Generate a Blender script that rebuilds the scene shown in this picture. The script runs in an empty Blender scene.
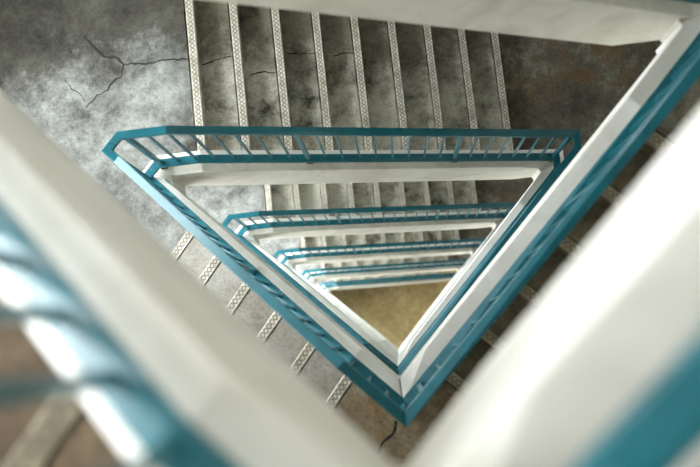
import bpy, bmesh, math, random
from mathutils import Vector, Matrix
random.seed(7)
sc = bpy.context.scene
COL = sc.collection

# ------------------------------------------------------------------ camera
U = 0.16                      # one riser in metres; plan and heights are laid out in risers
F = 850.0
NU, NV = 399.35, 340.5        # picture point straight below the lens
GROUND = 130.84               # risers from lens down to the ground floor
ZC = GROUND * U
n = Vector((NU - 350, -(NV - 233.5), -F)).normalized()
X = Vector((1, 0, 0)); X = (X - n * X.dot(n)).normalized()
Y = (-n).cross(X)
cd = bpy.data.cameras.new('camera'); cam = bpy.data.objects.new('camera', cd); COL.objects.link(cam)
M3 = Matrix((X, Y, -n))       # world -> camera is columns X Y up
M3 = Matrix(((X.x, Y.x, -n.x), (X.y, Y.y, -n.y), (X.z, Y.z, -n.z)))
cam.matrix_world = Matrix.Translation((0, 0, ZC)) @ M3.transposed().to_4x4()
cd.sensor_width = 36; cd.lens = F * 36 / 700
cd.clip_start = 0.02; cd.clip_end = 200
cd.dof.use_dof = True; cd.dof.focus_distance = 6.6; cd.dof.aperture_fstop = 1.35
sc.camera = cam

# ------------------------------------------------------------------ world, light, exposure
w = bpy.data.worlds.new('sky'); sc.world = w; w.use_nodes = True
bg = w.node_tree.nodes['Background']
bg.inputs[0].default_value = (0.86, 0.94, 1.0, 1); bg.inputs[1].default_value = 0.9
sc.view_settings.view_transform = 'Standard'; sc.view_settings.look = 'None'
sc.view_settings.gamma = 1; sc.view_settings.use_curve_mapping = False
sc.view_settings.exposure = 0.0

WLEV = (1.6, 1.15, 1.4, 1.9, 2.3, 2.5, 2.7)     # one per floor from the top; lower floors are brighter
WPOW2 = 170  # lamps behind the added left-wall openings, watts
WPOW = 190          # daylight through each landing window, watts
FILLPOW = 130       # lamp at an added opening, brightens the ground floor
SKYPOW = 45         # rooflight over the well
def area(name, loc, target, sx, sy, power, col=(1, 1, 1)):
    ld = bpy.data.lights.new(name, 'AREA'); ld.shape = 'RECTANGLE'; ld.size = sx; ld.size_y = sy
    ld.energy = power; ld.color = col
    o = bpy.data.objects.new(name, ld); COL.objects.link(o); o.location = loc
    o.rotation_euler = (Vector(target) - Vector(loc)).to_track_quat('-Z', 'Y').to_euler()
    return o

# ------------------------------------------------------------------ plan of the well (risers)
def V2(x, y): return Vector((x, y))
def un(a): return V2(math.cos(a), math.sin(a))
H = 21.0
DL = 30.364
T = 1.90
S0 = 1.80; SL = 2.357
HB, HI, HF = 5.08, 5.545, 7.474
OI, OO = 0.50, 0.50
WALL = 10.2
P1 = V2(0.145, -2.191) + un(2.443) * 14.27; P2 = V2(-10.352, 7.549)
I1 = V2(-9.768, 6.655); I2 = V2(-9.868, 7.122)

def isect(p, d, q, e):
    den = d.x * e.y - d.y * e.x
    t = ((q.x - p.x) * e.y - (q.y - p.y) * e.x) / den
    return p + d * t
def lnorm(d): return V2(-d.y, d.x)       # left-hand normal
CTR = V2(0, 3)
def offset_ring(RING, o):
    """corner points of the rail polygon pushed outward by o"""
    k = len(RING); res = []
    for i in range(k):
        a, b, c = RING[i - 1], RING[i], RING[(i + 1) % k]
        d1 = (b - a).normalized(); d2 = (c - b).normalized()
        n1 = -lnorm(d1); n2 = -lnorm(d2)
        if (a - CTR).dot(n1) < 0: n1 = -n1
        if (b - CTR).dot(n2) < 0: n2 = -n2
        res.append(isect(a + n1 * o, d1, b + n2 * o, d2))
    return res
class Ring:
    """rail polygon Q1 -> PB -> P1 -> P2 -> Q2, down the stairs"""
    def __init__(s, PB, Q1, Q2, IB, IR):
        s.PB, s.Q1, s.Q2, s.IB, s.IR = PB, Q1, Q2, IB, IR
        s.poly = [Q1, PB, P1, P2, Q2]
        s.eT = (Q2 - P2).normalized(); s.eR = (Q1 - PB).normalized(); s.eL = (P1 - PB).normalized()
        s.IR2 = IR - s.eT * 0.32; s.IR1 = IR - s.eR * 0.32
        s.OQ1, s.OB, s.O1, s.O2, s.OQ2 = offset_ring(s.poly, OO)
# the top floor's right-hand line stands a few centimetres further out than the floors below
_t = (V2(8.309, 9.582) - P2).normalized(); _r = un(0.9)
_q = isect(P2, _t, V2(0.145, -2.191), _r); _i = isect(I2, V2(7.758, 9.098) - I2, V2(0.002, -1.338), V2(8.077, 10.175))
RA = Ring(V2(0.145, -2.191), _q - _r * 0.45, _q - _t * 0.35, V2(0.002, -1.338), _i)
RB = Ring(V2(-0.072, -1.754), V2(8.368, 8.941), V2(8.309, 9.582), V2(-0.099, -1.082), V2(7.758, 9.098))

def z_of(d): return ZC - d * U
def W3(p, d): return Vector((p.x * U, p.y * U, z_of(d)))

# ------------------------------------------------------------------ materials
def new_mat(name):
    m = bpy.data.materials.new(name); m.use_nodes = True
    nt = m.node_tree; b = nt.nodes['Principled BSDF']
    return m, nt, b
def N(nt, t, **kw):
    nd = nt.nodes.new(t)
    for k, v in kw.items():
        if k in nd.inputs: nd.inputs[k].default_value = v
        else: setattr(nd, k, v)
    return nd
def coords(nt): return N(nt, 'ShaderNodeTexCoord').outputs['Object']
def noise(nt, co, scale, detail=6, rough=0.6, dist=0.0):
    nd = N(nt, 'ShaderNodeTexNoise'); nd.inputs['Scale'].default_value = scale
    nd.inputs['Detail'].default_value = detail; nd.inputs['Roughness'].default_value = rough
    nd.inputs['Distortion'].default_value = dist
    nt.links.new(co, nd.inputs['Vector']); return nd.outputs['Fac']
def ramp(nt, fac, stops):
    r = N(nt, 'ShaderNodeValToRGB'); el = r.color_ramp.elements
    while len(el) < len(stops): el.new(0.5)
    for e, (p, c) in zip(el, stops):
        e.position = p; e.color = (*c, 1) if len(c) == 3 else c
    nt.links.new(fac, r.inputs['Fac']); return r.outputs['Color']
def mix(nt, fac, a, b, mode='MIX'):
    m = N(nt, 'ShaderNodeMix'); m.data_type = 'RGBA'; m.blend_type = mode
    for s, v in ((0, fac), (6, a), (7, b)):
        if isinstance(v, (int, float)): m.inputs[s].default_value = v
        elif isinstance(v, tuple): m.inputs[s].default_value = (*v, 1)
        else: nt.links.new(v, m.inputs[s])
    return m.outputs[2]
def math_(nt, op, a, b=None, c=None):
    m = N(nt, 'ShaderNodeMath'); m.operation = op
    for i, v in enumerate((a, b, c)):
        if v is None: continue
        if isinstance(v, (int, float)): m.inputs[i].default_value = v
        else: nt.links.new(v, m.inputs[i])
    return m.outputs[0]
def bump(nt, b, h, strength=0.3, dist=0.01):
    bp = N(nt, 'ShaderNodeBump'); bp.inputs['Strength'].default_value = strength
    bp.inputs['Distance'].default_value = dist
    nt.links.new(h, bp.inputs['Height']); nt.links.new(bp.outputs['Normal'], b.inputs['Normal'])

def concrete(name, pale, mid, dark, rust=None, lo=0.36, hi=0.62, stain=1.0, big=1.3):
    m, nt, b = new_mat(name); co = coords(nt)
    a = noise(nt, co, big, 7, 0.66, 0.25)
    f = noise(nt, co, 8.0, 10, 0.78, 0.2)
    g = noise(nt, co, 45.0, 4, 0.6)
    v = math_(nt, 'ADD', math_(nt, 'MULTIPLY', a, 0.55), math_(nt, 'MULTIPLY', f, 0.45))
    col = ramp(nt, v, [(lo, dark), ((lo + hi) / 2, mid), (hi, pale)])
    if rust:
        rn = noise(nt, co, 3.1, 6, 0.7, 0.5)
        rf = ramp(nt, rn, [(0.52, (0, 0, 0)), (0.66, (1, 1, 1))])
        col = mix(nt, math_(nt, 'MULTIPLY', rf, 0.40), col, rust)
    sp = ramp(nt, g, [(0.32, (0.45, 0.45, 0.45)), (0.52, (1, 1, 1))])
    col = mix(nt, 0.55 * stain, col, sp, 'MULTIPLY')
    wn = ramp(nt, noise(nt, co, 19.0, 5, 0.7, 1.0), [(0.6, (0, 0, 0)), (0.74, (1, 1, 1))])
    col = mix(nt, math_(nt, 'MULTIPLY', wn, 0.45), col, pale)
    pit = ramp(nt, noise(nt, co, 70.0, 4, 0.7, 0.4), [(0.30, (0.25, 0.23, 0.2)), (0.40, (1, 1, 1))])
    col = mix(nt, 0.8, col, pit, 'MULTIPLY')
    nt.links.new(col, b.inputs['Base Color'])
    b.inputs['Roughness'].default_value = 0.82
    bump(nt, b, math_(nt, 'ADD', f, math_(nt, 'MULTIPLY', g, 0.4)), 0.35, 0.012)
    return m
def darken_side(m, pa, pb, width, colour, amount=0.85):
    """uneven darker tone on the side of the line pa-pb (metres) away from the well"""
    nt = m.node_tree; b = nt.nodes['Principled BSDF']; co = coords(nt)
    lk = b.inputs['Base Color'].links[0].from_socket
    d = (pb - pa).normalized(); nn = Vector((-d.y, d.x))
    if nn.y < 0: nn = -nn
    dot = N(nt, 'ShaderNodeVectorMath'); dot.operation = 'DOT_PRODUCT'; nt.links.new(co, dot.inputs[0]); dot.inputs[1].default_value = (nn.x, nn.y, 0)
    v = math_(nt, 'DIVIDE', math_(nt, 'SUBTRACT', dot.outputs['Value'], nn.dot(pa)), width)
    v = math_(nt, 'ADD', v, math_(nt, 'MULTIPLY', math_(nt, 'SUBTRACT', noise(nt, co, 2.6, 8, 0.74, 0.15), 0.5), 6.0))
    f = ramp(nt, math_(nt, 'ADD', math_(nt, 'MULTIPLY', v, 0.5), 0.5), [(0.15, (0, 0, 0)), (0.85, (1, 1, 1))])
    col = mix(nt, math_(nt, 'MULTIPLY', f, amount), lk, tuple(min(1, c * 5.5) for c in colour), 'MULTIPLY')
    nt.links.new(col, b.inputs['Base Color'])

M = {}
M['landing_pale'] = concrete('pale weathered concrete', (0.31, 0.33, 0.315), (0.175, 0.18, 0.168), (0.045, 0.043, 0.034), lo=0.39, hi=0.61, big=1.8)
darken_side(M['landing_pale'], Vector((-2.70, 1.92)), Vector((-1.55, 2.25)), 0.22, (0.035, 0.031, 0.022), 0.93)
M['landing_brown'] = concrete('brown stained concrete', (0.36, 0.35, 0.29), (0.115, 0.105, 0.075), (0.022, 0.020, 0.015), (0.20, 0.10, 0.03), lo=0.36, hi=0.68)
M['landing_mid'] = concrete('tan stained concrete', (0.42, 0.38, 0.29), (0.21, 0.165, 0.10), (0.05, 0.038, 0.022), (0.32, 0.16, 0.04), lo=0.36, hi=0.66)
M['tread'] = concrete('grey tread concrete', (0.52, 0.51, 0.44), (0.34, 0.33, 0.27), (0.035, 0.032, 0.024), lo=0.38, hi=0.56, big=2.0)
darken_side(M['tread'], Vector((-1.0, 2.15)), Vector((1.0, 2.45)), 0.30, (0.035, 0.030, 0.020), 0.8)
M['tread_dark'] = concrete('dirty shaded tread concrete', (0.24, 0.21, 0.14), (0.11, 0.095, 0.06), (0.02, 0.018, 0.012), lo=0.36, hi=0.66)  # dirt, plus the right flights' shade darkened into the colour
M['tread_warm'] = concrete('worn tread concrete', (0.36, 0.35, 0.315), (0.255, 0.235, 0.195), (0.08, 0.068, 0.05), lo=0.34, hi=0.6)
M['tread_brown'] = concrete('brown tread concrete', (0.24, 0.185, 0.12), (0.14, 0.10, 0.062), (0.045, 0.032, 0.02), lo=0.34, hi=0.66)
M['ground'] = concrete('ochre ground floor', (0.66, 0.54, 0.30), (0.44, 0.34, 0.15), (0.18, 0.13, 0.055), lo=0.34, hi=0.66)

def paint(name, base, dirt, amount=0.5, rough=0.5, scale=2.0):
    m, nt, b = new_mat(name); co = coords(nt)
    a = noise(nt, co, scale, 7, 0.68, 0.8); g = noise(nt, co, 30, 5, 0.6)
    d = ramp(nt, a, [(0.44, (1, 1, 1)), (0.68, (0, 0, 0))])
    col = mix(nt, math_(nt, 'MULTIPLY', math_(nt, 'SUBTRACT', 1.0, d), amount), base, dirt)
    sp = ramp(nt, noise(nt, co, 22, 3, 0.5), [(0.20, (0.35, 0.27, 0.2)), (0.27, (1, 1, 1))])
    col = mix(nt, 1.0, col, sp, 'MULTIPLY')
    nt.links.new(col, b.inputs['Base Color']); b.inputs['Roughness'].default_value = rough
    bump(nt, b, g, 0.12, 0.006)
    return m
M['white'] = paint('off-white painted parapet', (0.82, 0.815, 0.775), (0.45, 0.41, 0.33), 0.40)
M['cream'] = paint('cream dirty parapet', (0.72, 0.70, 0.62), (0.45, 0.40, 0.31), 0.6, scale=3.0)
M['coping'] = paint('clean white coping', (0.88, 0.88, 0.85), (0.7, 0.68, 0.62), 0.3)
M['wall'] = paint('painted wall', (0.62, 0.60, 0.54), (0.40, 0.36, 0.28), 0.4, 0.8)

def teal_mat(name, base, rough):
    m, nt, b = new_mat(name); co = coords(nt)
    a = noise(nt, co, 7, 6, 0.65); g = noise(nt, co, 60, 4, 0.6)
    col = ramp(nt, a, [(0.3, tuple(c * 0.8 for c in base)), (0.7, tuple(min(1, c * 1.2) for c in base))])
    ch = ramp(nt, noise(nt, co, 26, 6, 0.75), [(0.70, (0, 0, 0)), (0.76, (1, 1, 1))])
    col = mix(nt, math_(nt, 'MULTIPLY', ch, 0.6), col, (0.35, 0.5, 0.5))
    nt.links.new(col, b.inputs['Base Color'])
    b.inputs['Roughness'].default_value = rough
    b.inputs['Specular IOR Level'].default_value = 0.22; b.inputs['Coat Weight'].default_value = 0.4; b.inputs['Coat Roughness'].default_value = 0.2
    bump(nt, b, g, 0.12, 0.003)
    return m
M['teal'] = teal_mat('teal gloss paint', (0.006, 0.115, 0.150), 0.42)

def nosing_mat(name, lo, hi):
    m, nt, b = new_mat(name); uv = N(nt, 'ShaderNodeUVMap').outputs['UV']
    sx = N(nt, 'ShaderNodeSeparateXYZ'); nt.links.new(uv, sx.inputs[0])
    u, v = sx.outputs[0], sx.outputs[1]
    fr = math_(nt, 'FRACT', u)
    tri = math_(nt, 'MULTIPLY', math_(nt, 'ABSOLUTE', math_(nt, 'SUBTRACT', fr, 0.5)), 2.0)
    v2 = math_(nt, 'MULTIPLY', math_(nt, 'SUBTRACT', v, 0.17), 1.5)
    d1 = math_(nt, 'ABSOLUTE', math_(nt, 'SUBTRACT', v2, tri))
    d2 = math_(nt, 'ABSOLUTE', math_(nt, 'SUBTRACT', v2, math_(nt, 'SUBTRACT', 1.0, tri)))
    d = math_(nt, 'MINIMUM', d1, d2)
    mk = ramp(nt, d, [(0.10, (1, 1, 1)), (0.22, (0, 0, 0))])
    band = math_(nt, 'MULTIPLY', math_(nt, 'GREATER_THAN', v, 0.15), math_(nt, 'LESS_THAN', v, 0.86))
    mk = math_(nt, 'MULTIPLY', mk, band)
    co = coords(nt)
    base = ramp(nt, noise(nt, co, 14, 6, 0.7), [(0.35, lo), (0.6, hi)])
    col = mix(nt, math_(nt, 'MULTIPLY', mk, 0.85), base, (0.13, 0.115, 0.085))
    nt.links.new(col, b.inputs['Base Color']); b.inputs['Roughness'].default_value = 0.6
    bump(nt, b, math_(nt, 'SUBTRACT', 1.0, mk), 0.5, 0.004)
    return m
M['nosing'] = nosing_mat('patterned cream nosing tile', (0.34, 0.31, 0.24), (0.64, 0.62, 0.54))
M['nosing_dark'] = nosing_mat('dark patterned nosing tile', (0.16, 0.135, 0.09), (0.34, 0.30, 0.21))  # darker tone on right flights; brownish dirt on the nearest turn
def plain(name, c, r=0.8):
    m, nt, b = new_mat(name)
    col = ramp(nt, noise(nt, coords(nt), 25, 4), [(0.3, tuple(x * 0.7 for x in c)), (0.7, c)])
    nt.links.new(col, b.inputs['Base Color']); b.inputs['Roughness'].default_value = r; return m
M['crack'] = plain('dark crack', (0.022, 0.018, 0.013), 1.0)
M['rust'] = plain('rusty post foot', (0.05, 0.035, 0.025), 0.9)
M['frame'] = plain('window frame paint', (0.5, 0.5, 0.46), 0.5)

# ------------------------------------------------------------------ mesh helpers
def link(name, bm, mat, parent=None, bevel=0.0, seg=2, smooth=False):
    bmesh.ops.recalc_face_normals(bm, faces=bm.faces)
    me = bpy.data.meshes.new(name); bm.to_mesh(me); bm.free()
    me.materials.append(mat)
    o = bpy.data.objects.new(name, me); COL.objects.link(o)
    if parent is not None: o.parent = parent; o.matrix_parent_inverse = Matrix.Translation(-parent.location)
    if bevel:
        bv = o.modifiers.new('bevel', 'BEVEL'); bv.width = bevel; bv.segments = seg; bv.limit_method = 'ANGLE'; bv.angle_limit = math.radians(25)
    if smooth:
        for p in me.polygons: p.use_smooth = True
    return o
def thing(name, label, cat, loc, group=None):
    o = bpy.data.objects.new(name, None); COL.objects.link(o); o.location = loc; o.empty_display_size = 0.1
    o['label'] = label; o['category'] = cat
    if group: o['group'] = group
    return o
def sweep(bm, rings):
    """rings: lists of 4 points each, joined into a closed tube"""
    vs = [[bm.verts.new(p) for p in r] for r in rings]
    k = len(vs[0])
    for a, b in zip(vs, vs[1:]):
        for i in range(k): bm.faces.new((a[i], a[(i + 1) % k], b[(i + 1) % k], b[i]))
    bm.faces.new(vs[0]); bm.faces.new(vs[-1][::-1])
def prism(bm, poly, z0, z1):
    a = [bm.verts.new((p[0], p[1], z0)) for p in poly]; b = [bm.verts.new((p[0], p[1], z1)) for p in poly]
    k = len(poly)
    for i in range(k): bm.faces.new((a[i], a[(i + 1) % k], b[(i + 1) % k], b[i]))
    bm.faces.new(a[::-1]); bm.faces.new(b)
def bar(bm, p, d, hx, hy, z0, z1):
    """upright bar at plan point p (risers), square to direction d, half sizes in metres"""
    c = Vector((p.x * U, p.y * U)); e = Vector((d.x, d.y)); f = Vector((-d.y, d.x))
    prism(bm, [c + e * sx * hx + f * sy * hy for sx, sy in ((-1, -1), (1, -1), (1, 1), (-1, 1))], z0, z1)

# ------------------------------------------------------------------ the three sides
class Side:
    """one flight's line: stations along the handrail, t in risers"""
    def __init__(s, kind, r, r2=None):
        s.kind = kind; r2 = r2 or r; s.r, s.r2 = r, r2
        s.rise = 1.0; s.thick = 0.0
        if kind == 'top':
            s.a, b, s.nr, s.doff = P2, r2.Q2, 9, 0.0
            s.L = (b - s.a).length; s.k0 = S0; s.kend = min(S0 + 9 * T, s.L - 0.02)
            s.pre = ((I1 + I2) / 2, (P1 + P2) / 2, (r.O1 + r.O2) / 2); s.c0 = (I2, P2, r.O2)
            s.c1 = (r2.IR2, r2.Q2, r2.OQ2); s.post = ((r2.IR1 + r2.IR2) / 2, (r2.Q1 + r2.Q2) / 2, (r2.OQ1 + r2.OQ2) / 2)
            s.ntop = S0 - 0.15
        elif kind == 'right':
            s.a, b, s.nr, s.doff = r.Q1, r.PB, 6, -12.0
            s.L = (b - s.a).length; s.k0 = s.L - (-0.327 + 6 * T); s.kend = s.L - 0.03
            s.pre = ((r.IR1 + r.IR2) / 2, (r.Q1 + r.Q2) / 2, (r.OQ1 + r.OQ2) / 2); s.c0 = (r.IR1, r.Q1, r.OQ1)
            s.c1 = (r.IB, r.PB, r.OB); s.post = None
            s.ntop = s.k0
        else:
            s.a, b, s.nr, s.doff = r.PB, P1, 6, -6.0
            s.L = (b - s.a).length; s.k0 = SL; s.kend = min(SL + 6 * T, s.L - 0.02)
            s.pre = None; s.c0 = (r.IB, r.PB, r.OB)
            s.c1 = (I1, P1, r.O1); s.post = ((I1 + I2) / 2, (P1 + P2) / 2, (r.O1 + r.O2) / 2)
            s.ntop = SL
        s.b = b; s.d = (b - s.a).normalized()
        s.out = lnorm(s.d)
        if (s.a - CTR).dot(s.out) < 0: s.out = -s.out
        s.nd = s.out.copy()
        if kind == 'left':
            a = math.atan2(s.d.y, s.d.x) + math.pi / 2 + 0.098; s.nd = un(a)
            if s.nd.dot(s.out) < 0: s.nd = -s.nd
    def drop(s, t):
        """risers gone down at station t"""
        return min(max((t - s.k0) / (s.kend - s.k0), 0), 1) * s.nr * s.rise
    def under(s, t):
        return 2.4 + s.thick + min(max((t - (s.k0 - T)) / (s.kend - s.k0), 0), 1) * s.nr * s.rise
    def pt(s, t): return s.a + s.d * t
    def inner(s, t):
        return isect(s.pt(t), s.out, s.c0[0], s.c1[0] - s.c0[0])
    def outer(s, t):
        return isect(s.pt(t), s.out, s.c0[2], s.c1[2] - s.c0[2])
RISE = 11 / 9                   # the top floor is a little taller
ALL = {}
for k in range(-1, 5):
    R_ = RA if k <= 0 else RB
    ALL['right', k] = Side('right', R_); ALL['left', k] = Side('left', R_)
    ALL['top', k] = Side('top', R_, RA if k == -1 else RB)
ALL['top', -1].rise = RISE; ALL['left', -1].rise = 1.06; ALL['right', -1].rise = 0.88; ALL['top', -1].thick = -0.7
SIDES = {k: ALL[k, 1] for k in ('right', 'left', 'top')}
def start(kind, k):
    """depth of the handrail where the flight begins, risers below the lens"""
    if k >= 0: return DL + {'right': -12, 'left': -6, 'top': 0}[kind] + k * H
    dL = DL - 12 - 9 * RISE
    dB = dL - 6 * ALL['left', -1].rise
    return {'top': dL, 'left': dB, 'right': dB - 6 * ALL['right', -1].rise}[kind]

def stations(s, ts):
    out = []
    if s.pre: out.append((s.pre, 0.0))
    out.append((s.c0, 0.0))
    for t in sorted(ts):
        if 0.15 < t < s.L - 0.15: out.append(((s.inner(t), s.pt(t), s.outer(t)), t))
    out.append((s.c1, s.L))
    if s.post: out.append((s.post, s.L))
    return out

def build_parapet(s, d0, parent):
    bm = bmesh.new(); rings = []
    for (i, m, o), t in stations(s, (s.k0, s.kend, s.k0 - T, s.kend - T)):
        zt = z_of(d0 + HI + s.drop(t)); zb = z_of(d0 + HI + s.under(t))
        rings.append([(i.x * U, i.y * U, zt), (m.x * U, m.y * U, zt), (o.x * U, o.y * U, zt), (o.x * U, o.y * U, zb), (i.x * U, i.y * U, zb)])
    sweep(bm, rings)
    for f in bm.faces:
        if abs(f.normal.z) < 2 and all(any((v.co - Vector(r[j])).length < 1e-5 for r in rings for j in (1, 2, 3)) for v in f.verts): f.material_index = 1
    o = link('parapet', bm, M['cream' if s.kind == 'top' else 'white'], parent, 0.006, 2)
    o.data.materials.append(M['coping'])
    return o

def rail(s, d0, name, hw, zc, hh, parent, shrink=0.0, bev=0.004):
    """flat tube following the rail line; hw half width, hh half height, metres"""
    bm = bmesh.new(); rings = []
    e = hw / U
    A1, A2 = offset_ring(s.r.poly, -e), offset_ring(s.r.poly, e)
    B1, B2 = offset_ring(s.r2.poly, -e), offset_ring(s.r2.poly, e)
    ip = A1[:4] + B1[4:]; op = A2[:4] + B2[4:]
    if s.kind == 'top': ip[0], op[0] = B1[0], B2[0]
    elif s.kind == 'right': ip[4], op[4] = A1[4], A2[4]
    idx = {'right': (0, 1), 'left': (1, 2), 'top': (3, 4)}[s.kind]
    mi = {'L': ((ip[2] + ip[3]) / 2, (op[2] + op[3]) / 2), 'R': ((ip[0] + ip[4]) / 2, (op[0] + op[4]) / 2)}
    seq = []
    if s.kind == 'top': seq.append((*mi['L'], 0.0))
    if s.kind == 'right': seq.append((*mi['R'], 0.0))
    seq.append((ip[idx[0]], op[idx[0]], 0.0))
    for t in (s.k0, s.kend):
        if 0.25 < t < s.L - 0.25:
            p = s.pt(t); seq.append((p - s.out * e, p + s.out * e, t))
    seq.append((ip[idx[1]], op[idx[1]], s.L))
    if s.kind == 'top': seq.append((*mi['R'], s.L))
    if s.kind == 'left': seq.append((*mi['L'], s.L))
    for i, o, t in seq:
        z = z_of(d0 + zc + s.drop(t))
        rings.append([(i.x * U, i.y * U, z + hh), (o.x * U, o.y * U, z + hh), (o.x * U, o.y * U, z - hh), (i.x * U, i.y * U, z - hh)])
    sweep(bm, rings)
    return link(name, bm, M['teal'], parent, bev, 2)

COUNT = {'top': (24, (0, 8, 17, 24)), 'left': (19, (0, 10, 19)), 'right': (16, (0, 8, 16))}
def build_railing(s, d0, label, t_from=-1):
    loc = W3(s.pt(s.L / 2), d0 + HI + s.drop(s.L / 2))
    r = thing('metal_railing', label, 'railing', loc, 'teal railings round the stairwell')
    rail(s, d0, 'handrail', 0.0255, 0.0, 0.016, r)
    rail(s, d0, 'bottom_rail', 0.029, HB, 0.014, r, bev=0.003)
    nn, posts = COUNT[s.kind]
    m0, m1 = 0.18, s.L - 0.18
    if s.kind == 'right': m1 = s.L - 0.9
    if s.kind == 'left': m0 = 0.0
    for i in range(nn + 1):
        t = m0 + (m1 - m0) * i / nn
        p = s.pt(t); zt = z_of(d0 + s.drop(t)) - 0.008
        bm = bmesh.new()
        if i in posts:
            if s.kind == 'right' and i == nn: pass
            bar(bm, p, s.d, 0.015, 0.015, z_of(d0 + HI + s.drop(t)) - 0.01, zt)
            # small fixing collar where the post meets the parapet
            po = link('post', bm, M['teal'], r, 0.002, 1)
            bm = bmesh.new(); zf = z_of(d0 + HI + s.drop(t))
            bar(bm, p, s.d, 0.024, 0.024, zf - 0.01, zf + 0.012)
            ft = link('post_foot', bm, M['rust'], po); ft.matrix_parent_inverse = Matrix.Identity(4)
        else:
            bar(bm, p, s.d, 0.0075, 0.0075, z_of(d0 + HB + s.drop(t)), zt)
            link('baluster', bm, M['teal'], r)
    return r

STRIP = 0.37; GAP = 0.075       # nosing strip depth and the open joint behind it, in risers
def build_steps(s, d0, label, mat, parapet=True):
    base = W3(s.pt(s.L / 2) + s.out * WALL / 2, d0 + HF + s.nr)
    f = thing('stair_flight', label, 'stairs', base, 'concrete flights round the stairwell')
    inline = (s.outer(0.0) - s.out * 0.25, s.d); outline = (s.a + s.out * WALL, s.d)
    def at(t, line, d):
        p = isect(s.a + s.d * t, s.nd, line[0], line[1]); return (p.x * U, p.y * U, z_of(d))
    prof = []
    D = d0 + HF; q = s.rise
    prof.append((s.ntop - STRIP - GAP - 0.02, D))
    for i in range(s.nr):
        x = s.ntop + i * T; d = D + i * q
        if i: prof.append((x - STRIP - GAP, d))
        prof += [(x - STRIP - GAP + 0.001, d + 0.12), (x - STRIP + 0.001, d + 0.121), (x - STRIP + 0.002, d + 0.06), (x - 0.03, d + 0.06), (x - 0.03, d + q)]
    xe = s.ntop + (s.nr - 1) * T
    prof += [(xe + 0.1, D + s.nr * q), (xe + 0.1, D + s.nr * q + 0.9), (s.ntop - 0.2, D + 1.6), (s.ntop - STRIP - GAP - 0.02, D + 1.6)]
    bm = bmesh.new()
    a = [bm.verts.new(at(t, inline, d)) for t, d in prof]; b = [bm.verts.new(at(t, outline, d)) for t, d in prof]
    k = len(prof)
    for i in range(k): bm.faces.new((a[i], a[(i + 1) % k], b[(i + 1) % k], b[i]))
    bm.faces.new(a); bm.faces.new(b[::-1])
    link('concrete_steps', bm, mat, f)
    for i in range(s.nr):
        x = s.ntop + i * T; d = D + i * q
        bm = bmesh.new(); uvl = bm.loops.layers.uv.new('UVMap')
        pr = [(x - STRIP, d - 0.02), (x - 0.03, d - 0.02), (x, d + 0.02), (x, d + 0.20), (x - 0.03, d + 0.2), (x - 0.03, d + 0.06), (x - STRIP, d + 0.06)]
        il = (inline[0] + s.out * 0.22, s.d); ol = (outline[0] - s.out * 0.1, s.d)
        a = [bm.verts.new(at(t, il, dd)) for t, dd in pr]; b = [bm.verts.new(at(t, ol, dd)) for t, dd in pr]
        ln = (b[0].co - a[0].co).length
        fs = []
        for j in range(len(pr)): fs.append(bm.faces.new((a[j], a[(j + 1) % len(pr)], b[(j + 1) % len(pr)], b[j])))
        fs.append(bm.faces.new(a)); fs.append(bm.faces.new(b[::-1]))
        for fc in fs:
            for lp in fc.loops:
                isb = lp.vert in b; j = (b if isb else a).index(lp.vert)
                lp[uvl].uv = ((ln / 0.068 if isb else 0.0), {0: 1.0, 1: 0.08, 2: 0.0}.get(j, 0.0))
        link('nosing_strip', bm, M['nosing_dark' if s.kind == 'right' or s.rise != 1 or d0 < 4 else 'nosing'], f)
    build_parapet(s, d0, f)
    return f

# ------------------------------------------------------------------ outer walls of the stair hall in plan
wT = (P2 + SIDES['top'].out * WALL, SIDES['top'].d)
wL = (P1 + SIDES['left'].out * WALL, SIDES['left'].d)
wR = (RA.Q1 + ALL['right', 0].out * WALL, RA.eR)
cutL = (P1 + V2(-0.94, 0.34) * 12.2, V2(0.34, 0.94))
cutR = (RA.Q1 + V2(0.93, 0.36) * 10.5, V2(-0.36, 0.93))
cB = isect(*wL, *wR)
cL1 = isect(*wL, *cutL); cL2 = isect(*wT, *cutL)
cR2 = isect(*wT, *cutR); cR1 = isect(*wR, *cutR)

def plan(p): return (p.x * U, p.y * U)
def build_landing(where, d, label, mat, sT, sL_, sR):
    """flat slab at floor depth d"""
    g = 0.25
    def edge(s, t, o):
        line = (s.outer(0.0) - s.out * g, s.d) if o == 'in' else (s.a + s.out * WALL, s.d)
        return isect(s.a + s.d * t, s.nd, *line)
    if where == 'L':
        tl = sL_.ntop + 5 * T + 0.1; tt = sT.ntop - STRIP - GAP - 0.02
        c = [edge(sL_, tl, 'in'), sL_.r.O1 - sL_.out * g, sL_.r.O2 - sT.out * g, edge(sT, tt, 'in'), edge(sT, tt, 'out'), cL2, cL1, edge(sL_, tl, 'out')]
        ctr = P1 + V2(-4, 1)
    elif where == 'R':
        tt = sT.ntop + 8 * T + 0.1; tr = sR.ntop - STRIP - GAP - 0.02
        c = [edge(sT, tt, 'in'), sR.r.OQ2 - sT.out * g, sR.r.OQ1 - sR.out * g, edge(sR, tr, 'in'), edge(sR, tr, 'out'), cR1, cR2, edge(sT, tt, 'out')]
        ctr = RA.Q1 + V2(4, 1)
    else:
        tr = sR.ntop + 5 * T + 0.1; tl = sL_.ntop - STRIP - GAP - 0.02
        c = [edge(sR, tr, 'in'), sR.r.OB + V2(0, 0.3), edge(sL_, tl, 'in'), edge(sL_, tl, 'out'), cB, edge(sR, tr, 'out')]
        ctr = RA.PB + V2(0, -4)
    r = thing('stair_landing', label, 'landing', W3(ctr, d + 0.9), 'concrete landings round the stairwell')
    bm = bmesh.new(); prism(bm, [plan(p) for p in c], z_of(d + 0.9), z_of(d))
    link('slab', bm, mat, r)
    return r

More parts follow.
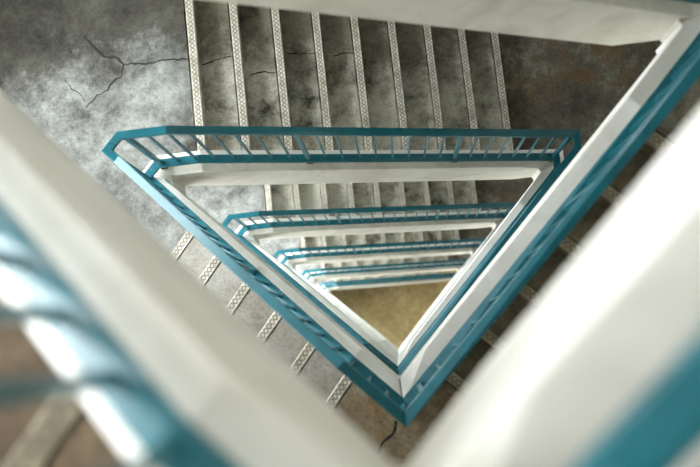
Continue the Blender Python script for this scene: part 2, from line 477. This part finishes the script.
def unproj(u, v, d):
    """plan point (risers) of a picture point lying on a level d risers below the lens"""
    c = X * ((u - 350) / F) + Y * 0
    cam_v = Vector(((u - 350) / F, -(v - 233.5) / F, -1.0))
    wv = Vector((cam_v.dot(X), cam_v.dot(Y), cam_v.dot(-n)))
    k = -d / wv.z
    return V2(wv.x * k, wv.y * k)

def crack(pts, d, parent, w0=0.05, w1=0.02, seedv=1):
    """a jagged open crack running through the given plan points"""
    rnd = random.Random(seedv); fine = []
    for a, b in zip(pts, pts[1:]):
        k = max(2, int((b - a).length / 0.16))
        for i in range(k):
            q = a.lerp(b, i / k); nn = lnorm((b - a).normalized())
            fine.append(q + nn * (rnd.uniform(-0.05, 0.05) if i else 0))
    fine.append(pts[-1]); bm = bmesh.new(); L, R = [], []
    m = len(fine)
    for i, q in enumerate(fine):
        t = (fine[min(i + 1, m - 1)] - fine[max(i - 1, 0)]).normalized(); nn = lnorm(t)
        w = (w0 + (w1 - w0) * i / m) * rnd.uniform(0.5, 1.4)
        L.append(q + nn * w * 0.5); R.append(q - nn * w * 0.5)
    rings = [[(a.x * U, a.y * U, z_of(d) + 0.0012), (b.x * U, b.y * U, z_of(d) + 0.0012), (b.x * U, b.y * U, z_of(d) - 0.01), (a.x * U, a.y * U, z_of(d) - 0.01)] for a, b in zip(L, R)]
    sweep(bm, rings)
    return link('crack', bm, M['crack'], parent)

# ------------------------------------------------------------------ structure: ground floor and walls
bm = bmesh.new(); prism(bm, [plan(p) for p in (cB, cR1, cR2, cL2, cL1)], -0.3, 0.0)
o = link('floor', bm, M['ground']); o['kind'] = 'structure'
ZTOP = ZC + 3.2
def wall(name, a, b, openings=()):
    """wall from plan point a to b with window openings (u0, u1, z0, z1) as metres along it"""
    A = Vector(plan(a)); B = Vector(plan(b)); d = (B - A).normalized(); L = (B - A).length
    mid = (A + B) / 2; nn = Vector((-d.y, d.x)); 
    if nn.dot(mid - Vector((0, 0.5))) < 0: nn = -nn
    bm = bmesh.new()
    def box(u0, u1, z0, z1):
        if u1 - u0 < 1e-4 or z1 - z0 < 1e-4: return
        prism(bm, [A + d * u0, A + d * u1, A + d * u1 + nn * 0.2, A + d * u0 + nn * 0.2], z0, z1)
    if not openings: box(0, L, -0.3, ZTOP)
    else:
        z = -0.3
        for (u0, u1, z0, z1) in sorted(openings, key=lambda q: q[2]):
            box(0, L, z, z0); box(0, u0, z0, z1); box(u1, L, z0, z1); z = z1
        box(0, L, z, ZTOP)
    o = link(name, bm, M['wall']); o['kind'] = 'structure'
    return A, d, L, nn
wall('wall_back', cL2, cR2)
wall('wall_right', cR1, cB)
wall('wall_east', cR2, cR1)
levels = [k for k in range(-2, 5)]
HM = H * U
def op(frac0, frac1, L, dz0, dz1, dref):
    res = []
    for k in levels:
        z = z_of(dref + k * H)
        if z + dz1 < ZTOP: res.append((L * frac0, L * frac1, z + dz0, z + dz1))
    return res
Lc = (cL2 - cL1).length * U
opsC = op(0.06, 0.94, Lc, 1.1, 2.9, DL + HF)
wall('wall_west', cL1, cL2, opsC)
Lw = (cL1 - cB).length * U
opsL = op(0.74, 0.98, Lw, 1.0, 2.8, DL + HF)  # added side openings, kept for the brighter whites they give
opsL.append((Lw * 0.12, Lw * 0.34, 0.0, 2.2))  # added opening, put in to brighten the ground floor
wall('wall_left', cB, cL1, opsL)
bm = bmesh.new(); prism(bm, [plan(p) for p in (cB, cR1, cR2, cL2, cL1)], ZTOP, ZTOP + 0.2)
o = link('ceiling', bm, M['wall']); o['kind'] = 'structure'

def window(idx, a, b, u0, u1, z0, z1, power):
    A = Vector(plan(a)); B = Vector(plan(b)); d = (B - A).normalized(); mid = (A + B) / 2
    nn = Vector((-d.y, d.x))
    if nn.dot(mid - Vector((0, 0.5))) < 0: nn = -nn
    bm = bmesh.new()
    def fb(a0, a1, y0, y1):
        prism(bm, [A + d * a0 + nn * 0.06, A + d * a1 + nn * 0.06, A + d * a1 + nn * 0.12, A + d * a0 + nn * 0.12], y0, y1)
    fb(u0, u1, z0, z0 + 0.05); fb(u0, u1, z1 - 0.05, z1); fb(u0, u0 + 0.05, z0 + 0.05, z1 - 0.05); fb(u1 - 0.05, u1, z0 + 0.05, z1 - 0.05)
    m = (u0 + u1) / 2; fb(m - 0.03, m + 0.03, z0 + 0.05, z1 - 0.05)
    o = link('window_%d' % idx, bm, M['frame']); o['kind'] = 'structure'
    c = A + d * m + nn * 0.35
    area('daylight', (c.x, c.y, (z0 + z1) / 2), (c.x - nn.x, c.y - nn.y, (z0 + z1) / 2), (u1 - u0), (z1 - z0), power, (0.93, 0.975, 1.0))
for wi, q in enumerate(opsC): window(wi + 1, cL1, cL2, *q, WPOW * WLEV[wi])
for wi, q in enumerate(opsL[:-1]): window(len(opsC) + wi + 1, cB, cL1, *q, WPOW2 * WLEV[wi])
window(len(opsC) + len(opsL), cB, cL1, *opsL[-1], FILLPOW)
o = [x for x in COL.objects if x.name == 'window_%d' % (len(opsC) + len(opsL))][0]; o.name = 'added_door_1'      # added entrance opening, there to light the ground floor
area('skylight', (0, 0.5, ZTOP - 0.1), (0, 0.5, 0), 3.0, 2.0, SKYPOW, (1.0, 0.98, 0.95))

# ------------------------------------------------------------------ stairs, landings and railings, top of the well downwards
TURN = {-1: 'blurred turn nearest the lens', 0: 'first sharp turn', 1: 'second turn down', 2: 'third turn down', 3: 'fourth turn down', 4: 'lowest turn'}
SN = {'right': 'right arm of the V', 'left': 'left arm of the V', 'top': 'far side of the triangle'}
def lab(what, s, k):
    if s == 'top' and k == -1: return what + ', far side of well, cropped by the top of the picture'
    return '%s, %s, %s' % (what, SN[s], TURN[k])
MATS = {('top', 0): 'tread', ('left', 0): 'tread_warm', ('right', 0): 'tread_dark'}
flights = {}; landings = {}
for k in range(-1, 5):
    for kind in ('right', 'left', 'top'):
        S = ALL[kind, k]; d0 = start(kind, k)
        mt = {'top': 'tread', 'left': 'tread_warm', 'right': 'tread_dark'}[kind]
        if kind == 'left' and k == -1: mt = 'tread_brown'
        flights[kind, k] = build_steps(S, d0, lab('concrete stairs with white parapet', kind, k), M[mt])
        build_railing(S, d0, lab('teal railing', kind, k))
    tri = (ALL['top', k], ALL['left', k], ALL['right', k])
    landings['B', k] = build_landing('B', start('left', k) + HF, 'tan stained landing at the point of the V, ' + TURN[k], M['landing_mid'], *tri)
    landings['L', k] = build_landing('L', start('top', k) + HF, 'pale grey blotched landing at the left corner, ' + TURN[k], M['landing_pale'], *tri)
    if k < 4:
        landings['R', k + 1] = build_landing('R', start('right', k + 1) + HF, 'dark brown landing at the right corner, ' + TURN[k + 1], M['landing_brown'], ALL['top', k], ALL['left', k + 1], ALL['right', k + 1])

# cracks seen in the photograph
dl = DL + HF
U_ = lambda u, v, d: unproj(u, v, d)
crack([U_(*p, dl) for p in ((84, 36), (97, 50), (103, 56), (115, 57), (124, 64), (146, 64), (165, 60), (189, 59))], dl, landings['L', 0], 0.10, 0.05, 3)
crack([U_(*p, dl) for p in ((124, 64), (122, 76), (113, 82), (108, 90), (97, 95), (86, 108))], dl, landings['L', 0], 0.09, 0.03, 4)
crack([U_(*p, dl) for p in ((65, 80), (72, 90), (79, 93), (85, 102))], dl, landings['L', 0], 0.04, 0.03, 5)
dbl = DL - 6 + HF
crack([U_(*p, dbl) for p in ((396, 421), (393, 434), (383, 442), (379, 453), (370, 462))], dbl, landings['B', 0], 0.10, 0.08, 6)
for i, pp in {1: ((202, 65), (212, 62), (222, 58), (233, 56)), 2: ((250, 75), (262, 72), (276, 72)), 3: ((287, 53), (299, 54), (315, 53)), 4: ((333, 56), (345, 53), (356, 54)), 7: ((412, 92), (420, 92), (432, 89))}.items():
    d = dl + i
    crack([U_(*p, d) for p in pp], d, flights['top', 0], 0.07, 0.04, 10 + i)
